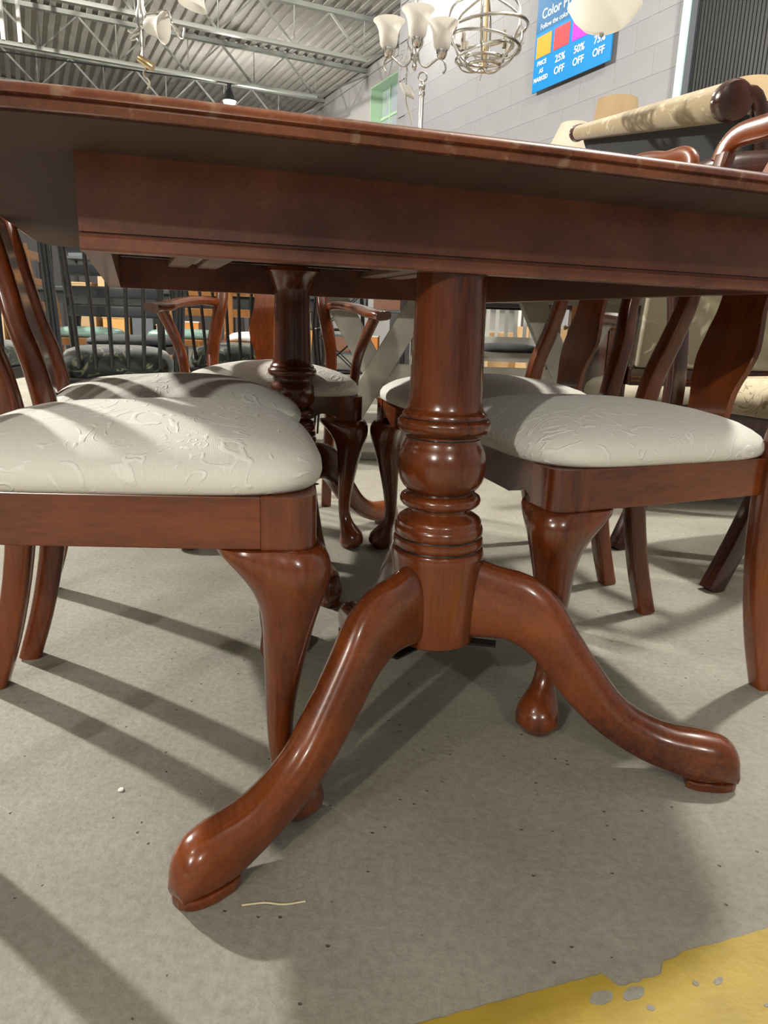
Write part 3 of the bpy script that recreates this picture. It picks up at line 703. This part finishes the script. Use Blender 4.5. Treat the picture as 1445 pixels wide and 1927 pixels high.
carton((1.19, 5.75, 0), (.36, .36, .60), radians(6), 'tall cardboard box with a white shipping label beyond the oak table')
carton((.90, 6.0, 0), (.22, .3, .55), radians(-4), 'narrow cardboard box beside the labelled tall one', False)
cab = tag(empty('white_cabinet', (.80, 6.75, 0), radians(-2)), 'white open cabinet holding blue bottles near the right wall', 'cabinet')
for x_ in (-.34, .34): MB().box((x_, 0, .55), (.03, .3, 1.1)).build('side_panel', M['white'], cab, smooth=0)
for z_ in (.05, .46, .80, 1.08): MB().box((0, 0, z_), (.65, .29, .025)).build('shelf', M['white'], cab, smooth=0)
MB().box((0, .145, .55), (.65, .01, 1.1)).build('back_panel', M['white'], cab, smooth=0)
blue = plain('blue_plastic', (.02, .08, .55), .3)
for i, x_ in enumerate((-.20, -.08)):
    b = tag(empty('bottle', (.80 + x_, 6.70, .4725)), ('left' if i == 0 else 'right') + ' blue capped bottle on the white cabinet shelf', 'bottle', 'blue bottles')
    MB().lathe([(0, 0), (.032, 0), (.035, .01), (.035, .09), (.012, .11), (.012, .12), (0, .12)], (0, 0, 0), 12).build('body', blue, b); MB().lathe([(0, .12), (.015, .12), (.015, .14), (0, .14)], (0, 0, 0), 12).build('cap', M['white'], b)

# upholstered settee seen from behind, right
st = tag(empty('settee', (1.35, 2.62, 0), radians(94)), 'wood-framed settee with grey-gold damask back and cream seat behind the right chairs', 'settee')
for y_ in (-.58, .58):
    MB().tube([(-.14, y_, 0), (-.10, y_, .30), (-.11, y_, .55), (-.17, y_, .98)], .024, 10, smooth=14).build('back_post', M['darkwood'], st); MB().bar((.45, y_, 0), (.45, y_, .33), .05, .05).build('front_leg', M['darkwood'], st, smooth=0, bevel=.006)
    MB().tube([(-.13, y_, .62), (.1, y_, .63), (.4, y_, .60), (.45, y_, .55), (.45, y_, .33)], .022, 10, smooth=20).build('arm', M['darkwood'], st)
rings = []
for x_, g in ((-.175, -.03), (-.165, 0), (-.115, .0), (-.10, -.03)):
    rings.append([Vector((x_ - (z_ - .5)*.13, y_, z_)) for (y_, z_) in [(-.55 - g, .475 - g), (.55 + g, .475 - g), (.55 + g, .90 + g), (.3, .94 + g), (0, .955 + g), (-.3, .94 + g), (-.55 - g, .90 + g)]])
MB().loft(rings).build('back_panel', M['grey_damask'], st, smooth=60, bevel=.01)
r0 = MB().box((-.125, 0, .445), (.05, 1.13, .058)).build('lower_rail', M['darkwood'], st, smooth=0, bevel=.004)
for z_ in (.432, .445): MB().box((-.152, 0, z_), (.006, 1.12, .005)).build('bead', M['wood'], r0, smooth=0, bevel=.001)
MB().box((.17, 0, .30), (.62, 1.12, .05)).build('seat_frame', M['darkwood'], st, smooth=0, bevel=.004)
dome(st, 'seat_cushion', M['cream'], -.10, .48, .54, .55, .325, .10)

# floral chair at the right edge
fc = tag(empty('floral_chair', (1.06, 1.915, 0), radians(22)), 'dark wood chair with brown floral seat at the right edge behind the nearest chair', 'chair')
for sy in (-1, 1):
    o = MB().sweep(crom([(-.37, .17*sy, 0), (-.31, .175*sy, .13), (-.255, .18*sy, .28), (-.225, .185*sy, .42), (-.235, .19*sy, .60), (-.27, .195*sy, .80), (-.32, .20*sy, .97)], 22), [(.040, .050)]*22, (0, 1, 0), 12, 5).build('back_post', M['darkwood'], fc)
    MB().bar((.22, .2*sy, 0), (.21, .2*sy, .40), .04, .04).build('front_leg', M['darkwood'], fc, smooth=0, bevel=.004)
    MB().bar((.2, .2*sy, .37), (-.22, .18*sy, .37), .022, .055).build('side_rail', M['darkwood'], fc, smooth=0)
MB().box((.2, 0, .37), (.024, .38, .055)).build('front_rail', M['darkwood'], fc, smooth=0)
for z_ in (.93, .72): MB().sweep(crom([(-.25 - (z_-.6)*.22, -.2, z_), (-.28 - (z_-.6)*.22, 0, z_ + .02), (-.25 - (z_-.6)*.22, .2, z_)], 10), [(.02, .06)]*10, (1, 0, 0), 12, 3).build('cross_rail', M['darkwood'], fc)
dome(fc, 'seat_cushion', M['flor'], -.21, .22, .185, .215, .395, .09)

# dark cabinet carrying a second settee and lamps
ZK = 1.12
cb = tag(empty('wooden_cabinet', (1.45, 3.92, 0), radians(90)), 'dark wood cabinet under the stacked settee by the right wall', 'cabinet')
MB().box((0, 0, .05), (1.32, .66, .10)).build('plinth', M['black'], cb, smooth=0, bevel=.004)
MB().box((0, 0, .59), (1.36, .70, .98)).build('body', M['darkwood'], cb, smooth=0, bevel=.006)
MB().box((0, 0, 1.10), (1.40, .76, .04)).build('top', M['darkwood'], cb, smooth=0, bevel=.008)
for i in range(3):
    d = MB().box(((i - 1)*.44, .356, .58), (.42, .018, .90)).build('door', M['darkwood'], cb, smooth=0, bevel=.004)
    MB().lathe([(0, 0), (.008, 0), (.008, .012), (.016, .02), (.012, .03), (0, .032)], ((i - 1)*.44 + .18, .365, .6), 10, Matrix.Rotation(-pi/2, 3, 'X')).build('knob', M['brass'], d)
pR, pL = Vector((1.125, 2.72, 1.352)), Vector((.945, 4.15, 1.582))
ax = (pL - pR).normalized(); side = ax.cross(Vector((0, 0, 1))).normalized(); upv = side.cross(ax)     # side points right (+x)
ss = tag(empty('stacked_settee', (1.4, 3.4, ZK)), 'settee with rolled gold damask top and dark wood ends, stacked tilted on the cabinet', 'settee')
def rl(p): return Vector(p) - Vector(ss.location)
mb = MB(); mb.tube([rl(pR + ax*(i/16)*(pL - pR).length) for i in range(17)], [.062 - .026*i/16 for i in range(17)], 20); mb.build('rolled_top', M['gold'], ss)
for (p, d, n_, k_) in ((pR, -ax, 1, 1.28), (pL, ax, -1, .78)):
    mb = MB(); mb.tube([rl(p - d*.02), rl(p + d*.004), rl(p + d*.02), rl(p + d*.034), rl(p + d*.040)], [q*k_ for q in (.049, .053, .053, .047, .03)], 20); e_ = mb.build('scroll_end', M['darkwood'], ss)
    P = crom([rl(p + d*.02 + side*.01 + upv*.02), rl(p + d*.02 + side*.07 + upv*.02), rl(p + d*.02 + side*.115 - upv*.06), rl(p + d*.02 + side*.135 - upv*.16), rl(p + d*.02 + side*.14 - upv*.225)], 16)
    MB().sweep(P, [(.036, .05)]*16, tuple(ax), 12, 3.5).build('end_post', M['darkwood'], ss)
q0, q1 = pR + side*.03 - upv*.03, pL + side*.03 - upv*.03
P4 = [rl(q0), rl(q1), rl(q1 - upv*.19 + side*.10), rl(q0 - upv*.19 + side*.10)]
MB().extrude(P4, tuple(side*.05)).build('back_panel', M['charc'], ss, smooth=0, bevel=.006)
MB().bar(P4[3] + side*.02, P4[2] + side*.02, .06, .05).build('lower_rail', M['darkwood'], ss, smooth=0, bevel=.004)
for p in (pR + (pL - pR)*.42, pL):
    b = p + side*.28; MB().bar(rl(Vector((b.x, b.y, ZK))), rl(b - upv*.15), .05, .05).build('support_leg', M['darkwood'], ss, smooth=0, bevel=.004)
    MB().bar(rl(p + side*.10 - upv*.20), rl(b - upv*.15), .04, .05).build('side_rail', M['darkwood'], ss, smooth=0)
def table_lamp(x, y, zb, zs0, zs1, r0, r1, mat, label):
    l = tag(empty('table_lamp', (x, y, zb)), label, 'lamp', 'table lamps on the cabinet'); h0, h1 = zs0 - zb, zs1 - zb
    MB().lathe([(0, 0), (.065, 0), (.065, .012), (.02, .03), (.03, h0*.25), (.05, h0*.5), (.03, h0*.75), (.012, h0*.9), (.008, h0 + .02), (.004, h1 + .004), (.008, h1 + .012), (0, h1 + .02)], (0, 0, 0), 20).build('base', M['brass'], l)
    mb = MB(); n = 36; rings = []
    for r, z in ((r0, h0), (r1, h1), (r1 - .004, h1), (r0 - .004, h0), (r0, h0)): rings.append([Vector((r*cos(2*pi*j/n), r*sin(2*pi*j/n), z)) for j in range(n)])
    mb.loft(rings, cap=False); mb.build('lamp_shade', mat, l)
table_lamp(1.125, 4.12, ZK, 1.60, 1.735, .115, .10, M['shade'], 'table lamp with tan drum shade behind the gold damask roll')
table_lamp(1.44, 3.30, ZK, 1.48, 1.59, .15, .09, M['shade'], 'table lamp with tan cone shade at the right edge above the stacked settee')
cabs = tag(empty('plant_pedestal', (1.06, 4.77, 0)), 'slim dark pedestal stand carrying the cream lamp', 'stand')
MB().lathe([(0, 0), (.12, 0), (.12, .03), (.03, .06), (.03, 1.08), (.11, 1.10), (.11, 1.12), (0, 1.12)], (0, 0, 0), 20).build('column', M['darkwood'], cabs)
table_lamp(1.06, 4.77, ZK, 1.58, 1.78, .175, .08, M['cream'], 'table lamp with wide cream shade left of the gold damask roll')

# far shelving with goods
cols = [(.40, .14, .02), (.34, .23, .12), (.50, .48, .43), (.12, .05, .025), (.42, .20, .05), (.05, .06, .07), (.26, .17, .08)]
gm = [plain('goods_%d' % i, c_, .6) for i, c_ in enumerate(cols)]
adj = ['rust orange', 'tan', 'white', 'dark brown', 'amber', 'slate blue', 'kraft brown']
def shelving(x, y, rz, label, seed):
    R = random.Random(seed); s_ = tag(empty('shelving_unit', (x, y, 0), rz), label, 'shelving', 'metal shelving units at the far side')
    for sx in (-.9, .9):
        for sy in (-.2, .2): MB().box((sx, sy, .8), (.04, .04, 1.6)).build('upright', M['iron'], s_, smooth=0)
    for z_ in (.25, .72, 1.18): MB().box((0, 0, z_), (1.8, .44, .025)).build('shelf', M['slate'], s_, smooth=0)
    Rm = Matrix.Rotation(rz, 3, 'Z')
    for li, z_ in enumerate((.2625, .7325, 1.1925)):
        x_ = -.84; k = 0
        while x_ < .62:
            w = .16 + .16*R.random(); h = .14 + .22*R.random(); i = R.randrange(len(gm)); p = Vector((x, y, 0)) + Rm @ Vector((x_ + w/2, -.02, 0))
            b = tag(empty('storage_box', (p.x, p.y, z_), rz), '%s box, %s from left on the %s shelf of the %s' % (adj[i], ('first', 'second', 'third', 'fourth', 'fifth', 'sixth', 'seventh', 'eighth')[k], ('bottom', 'middle', 'top')[li], label.split(' with')[0]), 'box', 'goods on the far shelving')
            MB().box((0, 0, h/2), (w, .3, h)).build('carton', gm[i], b, smooth=0, bevel=.004); MB().box((0, 0, h + .004), (w + .01, .31, .014)).build('lid', gm[(i + 2) % 7], b, smooth=0)
            x_ += w + .03 + .06*R.random(); k += 1
for (x, y, rz, l, sd) in ((-4.75, 8.3, .1, 'leftmost far shelving unit with mixed boxes', 1), (-2.75, 8.6, .05, 'middle far shelving unit with mixed boxes', 5), (-.75, 8.5, -.05, 'rightmost far shelving unit with mixed boxes', 9)): shelving(x, y, rz, l, sd)

# ------------------------------------------------------------------ hanging lamps
def bell(mb, c, r, h, Mx=None, up=True):
    prof = [(.22, .0), (.40, .03), (.52, .15), (.58, .4), (.66, .68), (.82, .88), (1.0, 1.0), (.95, .985), (.76, .86), (.60, .66), (.52, .4), (.46, .17), (.2, .06)]
    n = 28; rings = []
    for a, b in prof:
        ring = []
        for j in range(n):
            p = Vector((a*r*cos(2*pi*j/n), a*r*sin(2*pi*j/n), b*h))
            if Mx is not None: p = Mx @ p
            ring.append(Vector(c) + p)
        rings.append(ring)
    return mb.loft(rings)
YC = 3.2
# silver three-arm chandelier
c = tag(empty('chandelier', (.06, YC, 1.60)), 'silver chandelier with three white bell shades and S-shaped arms', 'chandelier')
MB().lathe([(0, -.045), (.006, -.04), (.010, -.025), (.006, -.01), (.014, .0), (.018, .02), (.010, .04), (.012, .06), (.020, .08), (.012, .11), (.006, .14), (.006, .30), (0, .30)], (0, 0, 0), 16).build('stem', M['nickel'], c)
for ang in (183, -3, -88):
    a = radians(ang); d = Vector((cos(a), sin(a), 0)); R_ = .105 if ang != -88 else .12
    arm = MB().tube([d*.008 + V(0, 0, .03), d*.02 + V(0, 0, -.012), d*.045 + V(0, 0, -.03), d*.07 + V(0, 0, -.014), d*.095 + V(0, 0, .002), d*(R_ + .012) + V(0, 0, -.010), d*(R_ + .018) + V(0, 0, -.035), d*(R_ + .008) + V(0, 0, -.05)], .0042, 8, smooth=30).build('arm', M['nickel'], c)
    MB().tube([d*.01 + V(0, 0, .10), d*.03 + V(0, 0, .06), d*.012 + V(0, 0, .02)], .003, 6, smooth=14).build('scroll', M['nickel'], arm)
    MB().lathe([(0, .0), (.012, .0), (.020, .012), (.022, .03), (.014, .034), (0, .034)], tuple(d*R_), 16).build('shade_holder', M['nickel'], c)
    mb = MB(); bell(mb, d*R_ + V(0, 0, .028), .062, .098); mb.build('glass_shade', M['frost'], c)
MB().tube([(0, 0, .30), (0, 0, 2.6)], .004, 6).build('chain', M['nickel'], c)
# silver wire basket chandelier
c = tag(empty('wire_chandelier', (.362, 3.48, 1.668)), 'silver wire chandelier of stacked rings with curly hanging cord', 'chandelier')
for (z_, r_, tl) in ((.135, .175, .02), (.085, .150, -.02), (.05, .120, .03), (.025, .082, 0), (.0, .070, 0)):
    MB().tube([(r_*cos(2*pi*j/40), r_*sin(2*pi*j/40), z_ + tl*cos(2*pi*j/40)) for j in range(40)], .0065, 8, close=True).build('ring', M['nickel'], c)
for k in range(6):
    a = k*pi/3 + .3; d = Vector((cos(a), sin(a), 0))
    MB().tube([d*.068 + V(0, 0, 0), d*.115 + V(0, 0, .03), d*.148 + V(0, 0, .08), d*.172 + V(0, 0, .14), d*.14 + V(0, 0, .22), d*.02 + V(0, 0, .27)], .005, 8, smooth=22).build('rib', M['nickel'], c)
    MB().tube([d*.10 + V(0, 0, .05), d*.10 + V(0, 0, .115)], .009, 8).build('candle_sleeve', M['cream'], c)
MB().tube([(0, 0, .0), (0, 0, .28)], .008, 8).build('stem', M['brass'], c); MB().tube([(0, 0, .28), (0, 0, 2.6)], .004, 6).build('chain', M['nickel'], c)
MB().tube([(-.12, -.02, .01), (-.09, -.02, -.025), (-.04, -.02, -.03), (-.01, -.02, -.012), (.015, -.02, -.032), (.05, -.02, -.025), (.085, -.02, .005), (.125, -.02, .04), (.16, -.02, .09)], .003, 6, smooth=40).build('cord', M['cream'], c)
MB().tube([(-.05, -.02, .04), (-.012, -.02, -.02), (-.015, -.02, -.06)], .0022, 6, smooth=12).build('cord_tail', M['cream'], c)
# white bowl pendant
c = tag(empty('bowl_pendant', (.785, YC, 1.707)), 'white frosted glass bowl pendant lamp in front of the blue sign', 'pendant lamp')
n = 40; prof = [(0.004, .006), (.03, .004), (.075, .022), (.11, .052), (.132, .085), (.140, .095), (.136, .098), (.104, .058), (.07, .03), (.03, .012), (.004, .011)]
MB().lathe(prof, (0, 0, 0), n).build('bowl', M['frost'], c, smooth=60)
MB().lathe([(0, -.012), (.007, -.008), (.009, 0), (.006, .006), (0, .006)], (0, 0, 0), 12).build('finial', M['nickel'], c); MB().tube([(0, 0, .01), (0, 0, 2.5)], .005, 8).build('rod', M['nickel'], c)
# left chandelier with tilted shades
c = tag(empty('chandelier', (-1.012, YC, 1.56)), 'tangled nickel chandelier with white bell shades hanging above the left of the table', 'chandelier')
MB().lathe([(0, -.01), (.008, 0), (.010, .02), (.006, .03), (.009, .05), (.012, .08), (.008, .10), (.014, .12), (.02, .14), (.022, .16), (.012, .19), (.010, .3), (0, .3)], (0, 0, 0), 14).build('stem', M['nickel'], c)
MB().tube([(.0, 0, .3), (0, 0, 2.6)], .004, 6).build('chain', M['nickel'], c)
for (pts) in ([(0, 0, .13), (-.03, 0, .10), (-.055, 0, .105)], [(0, 0, .10), (-.03, 0, .085), (-.045, 0, .07), (-.02, 0, .075)], [(0, 0, .16), (.06, 0, .17), (.10, .02, .18), (.12, .03, .12), (.15, .03, .09), (.16, .03, .13)], [(.09, .02, .18), (.10, .02, .15), (.115, .02, .155)], [(.11, .02, .14), (.135, .02, .12), (.145, .02, .10)]):
    MB().tube(pts, .005, 8, smooth=18).build('arm', M['nickel'], c)
Mt = Matrix.Rotation(radians(100), 3, 'Y') @ Matrix.Rotation(.2, 3, 'X')
mb = MB(); bell(mb, (.022, -.02, .118), .056, .078, Mt); mb.build('glass_shade', M['frost'], c)
mb = MB(); bell(mb, (.225, .0, .275), .058, .085, Matrix.Rotation(radians(195), 3, 'Y')); mb.build('glass_shade', M['frost'], c)
MB().lathe([(0, 0), (.014, 0), (.016, .02), (.012, .03), (0, .03)], (.008, -.02, .118), 12, Mt).build('shade_holder', M['nickel'], c)
Ms = Matrix.Rotation(radians(-60), 3, 'Y')
MB().lathe([(0, -.035), (.016, -.035), (.018, -.01), (.014, 0), (.013, .03), (0, .032)], (.012, -.01, -.008), 14, Ms).build('socket', M['brass'], c)
MB().tube([(.012, 0, -.028), (.0, 0, -.04), (.004, 0, -.055), (.018, 0, -.07), (.02, 0, -.085), (.012, 0, -.10)], .0042, 8, smooth=24).build('cord', M['cream'], c)
MB().tube([(.005, -.008, .0), (.005, -.008, .10)], .003, 6).build('wire', M['cream'], c)
# small hanging shade on a chain
c = tag(empty('small_pendant', (.032, YC + .02, 1.50)), 'small white slanted shade hanging from a thin chain beside the window', 'pendant lamp')
mb = MB(); mb.loft([[V(-.030, -.02, .018), V(.022, -.02, .004), V(.034, -.02, -.038), V(-.006, -.02, -.022)], [V(-.030, .02, .018), V(.022, .02, .004), V(.034, .02, -.038), V(-.006, .02, -.022)]]); mb.build('shade', M['frost'], c, smooth=0, bevel=.006)
for k in range(9):
    z_ = .03 + k*.014; x_ = -.012 + .014*sin(k*.8)
    MB().tube([(x_ + .005*cos(2*pi*j/10), .002*(k % 2)*sin(2*pi*j/10), z_ + .008*sin(2*pi*j/10)) for j in range(10)], .0014, 5, close=True).build('chain_link', M['nickel'], c)
MB().tube([(-.02, 0, .02), (-.026, 0, .06), (-.004, 0, .12), (.0, 0, .16), (0, 0, 2.7)], .0018, 5, smooth=24).build('wire', M['nickel'], c)
MB().tube([(0, 0, -.02), (.0, 0, -.05), (.02, 0, -.10), (.026, 0, -.13)], .003, 6, smooth=12).build('cord', M['cream'], c)
# lamp stand with ring finial
c = tag(empty('lamp_stand', (.108, 3.66, 0)), 'slim silver lamp stand with ring finial rising behind the table', 'lamp stand')
MB().lathe([(0, 0), (.12, 0), (.12, .012), (.03, .03), (.0095, .06), (.0105, 1.595), (.0145, 1.60), (.0145, 1.612), (.0095, 1.618), (.0145, 1.628), (.0155, 1.64), (.008, 1.653), (0, 1.655)], (0, 0, 0), 20).build('pole', M['nickel'], c)
MB().tube([(.019*cos(2*pi*j/24), 0, 1.674 + .019*sin(2*pi*j/24)) for j in range(24)], .0042, 8, close=True).build('ring_finial', M['nickel'], c)
# the lit flood lamp under the far joist
c = tag(empty('flood_lamp', (-2.69, 12.78, 3.94)), 'black flood lamp with a glowing bulb clipped under the far joist', 'lamp')
MB().lathe([(.0, .26), (.03, .26), (.035, .18), (.07, .14), (.115, .02), (.12, 0), (.105, .0), (.06, .10), (0, .11)], (0, 0, 0), 20).build('housing', M['black'], c)
MB().lathe([(0, -.07), (.05, -.06), (.09, -.03), (.10, 0), (.07, .03), (0, .04)], (0, 0, 0), 20).build('bulb', M['bulb'], c)

# ------------------------------------------------------------------ blue price sign on the right wall
SV0, SW = 4.94 + .955, WS - .055
sg = tag(empty('price_sign', RM(SV0, SW, 2.60), atan2(-RV.y, -RV.x)), 'bright blue colour-code price sign on the right wall', 'sign')
# local: x runs to the right along the wall, -y faces the room, z up
WSG, HSG = .985, 1.08
bl = plain('sign_blue', (.0, .20, .52), .35); bl2 = plain('sign_dark_blue', (.01, .115, .28), .4)
MB().box((WSG/2, .006, HSG/2), (WSG, .012, HSG)).build('board', bl, sg, smooth=0)
MB().box((WSG/2, -.0004, HSG - .31), (WSG, .001, .62)).build('title_band', bl2, sg, smooth=0)
for x_ in (.1, WSG - .1): MB().box((x_, .032, HSG/2), (.04, .04, .9)).build('standoff', M['white'], sg, smooth=0)
def text(body, x, z, size, mat, align='CENTER', name='lettering', bold=0.0):
    cu = bpy.data.curves.new('t', 'FONT'); cu.body = body; cu.size = size; cu.align_x = align; cu.extrude = .0004; cu.offset = bold
    tmp = bpy.data.objects.new('t', cu); COL.objects.link(tmp); dg = bpy.context.evaluated_depsgraph_get()
    me = bpy.data.meshes.new_from_object(tmp.evaluated_get(dg)); bpy.data.objects.remove(tmp, do_unlink=True)
    me.transform(Matrix.Translation((x, -.0018, z)) @ Matrix.Rotation(pi/2, 4, 'X')); me.materials.clear(); me.materials.append(mat)
    o = bpy.data.objects.new(name, me); return link(o, sg)
SQ = [((.90, .30, .012), .125), ((.85, .04, .05), .365), ((.80, .02, .50), .605), ((.35, .60, .08), .845)]
for i, (c_, x_) in enumerate(SQ):
    MB().box((x_, -.0014, .345), (.20, .0020, .165)).build('colour_square', plain('sign_colour_%d' % i, c_, .45), sg, smooth=0)
text('PRICE', .115, .200, .050, M['white'], bold=.001); text('AS', .115, .138, .050, M['white'], bold=.001); text('MARKED', .115, .076, .050, M['white'], bold=.001)
for x_, p_ in ((.365, '25%'), (.605, '50%'), (.845, '75%')):
    text(p_, x_, .165, .078, M['white'], bold=.0012); text('OFF', x_, .075, .078, M['white'], bold=.0012)
text('Color Pricing', .07, .555, .105, M['white'], 'LEFT', bold=.001); text('Follow the color', .06, .480, .055, M['white'], 'LEFT')

# ------------------------------------------------------------------ litter on the floor
tag(MB().tube([(-.133, .617, .0012), (-.11, .621, .0016), (-.09, .620, .0012), (-.068, .625, .0014)], .0011, 5, smooth=10).build('straw_stalk', M['straw']), 'thin pale straw stalk lying on the concrete by the near left table foot', 'straw')
tag(MB().lathe([(0, 0), (.003, .0), (.0042, .0012), (.003, .0026), (0, .003)], (-.323, .798, 0), 9).build('paper_scrap', M['paper']), 'tiny white scrap on the concrete left of the table legs', 'scrap')
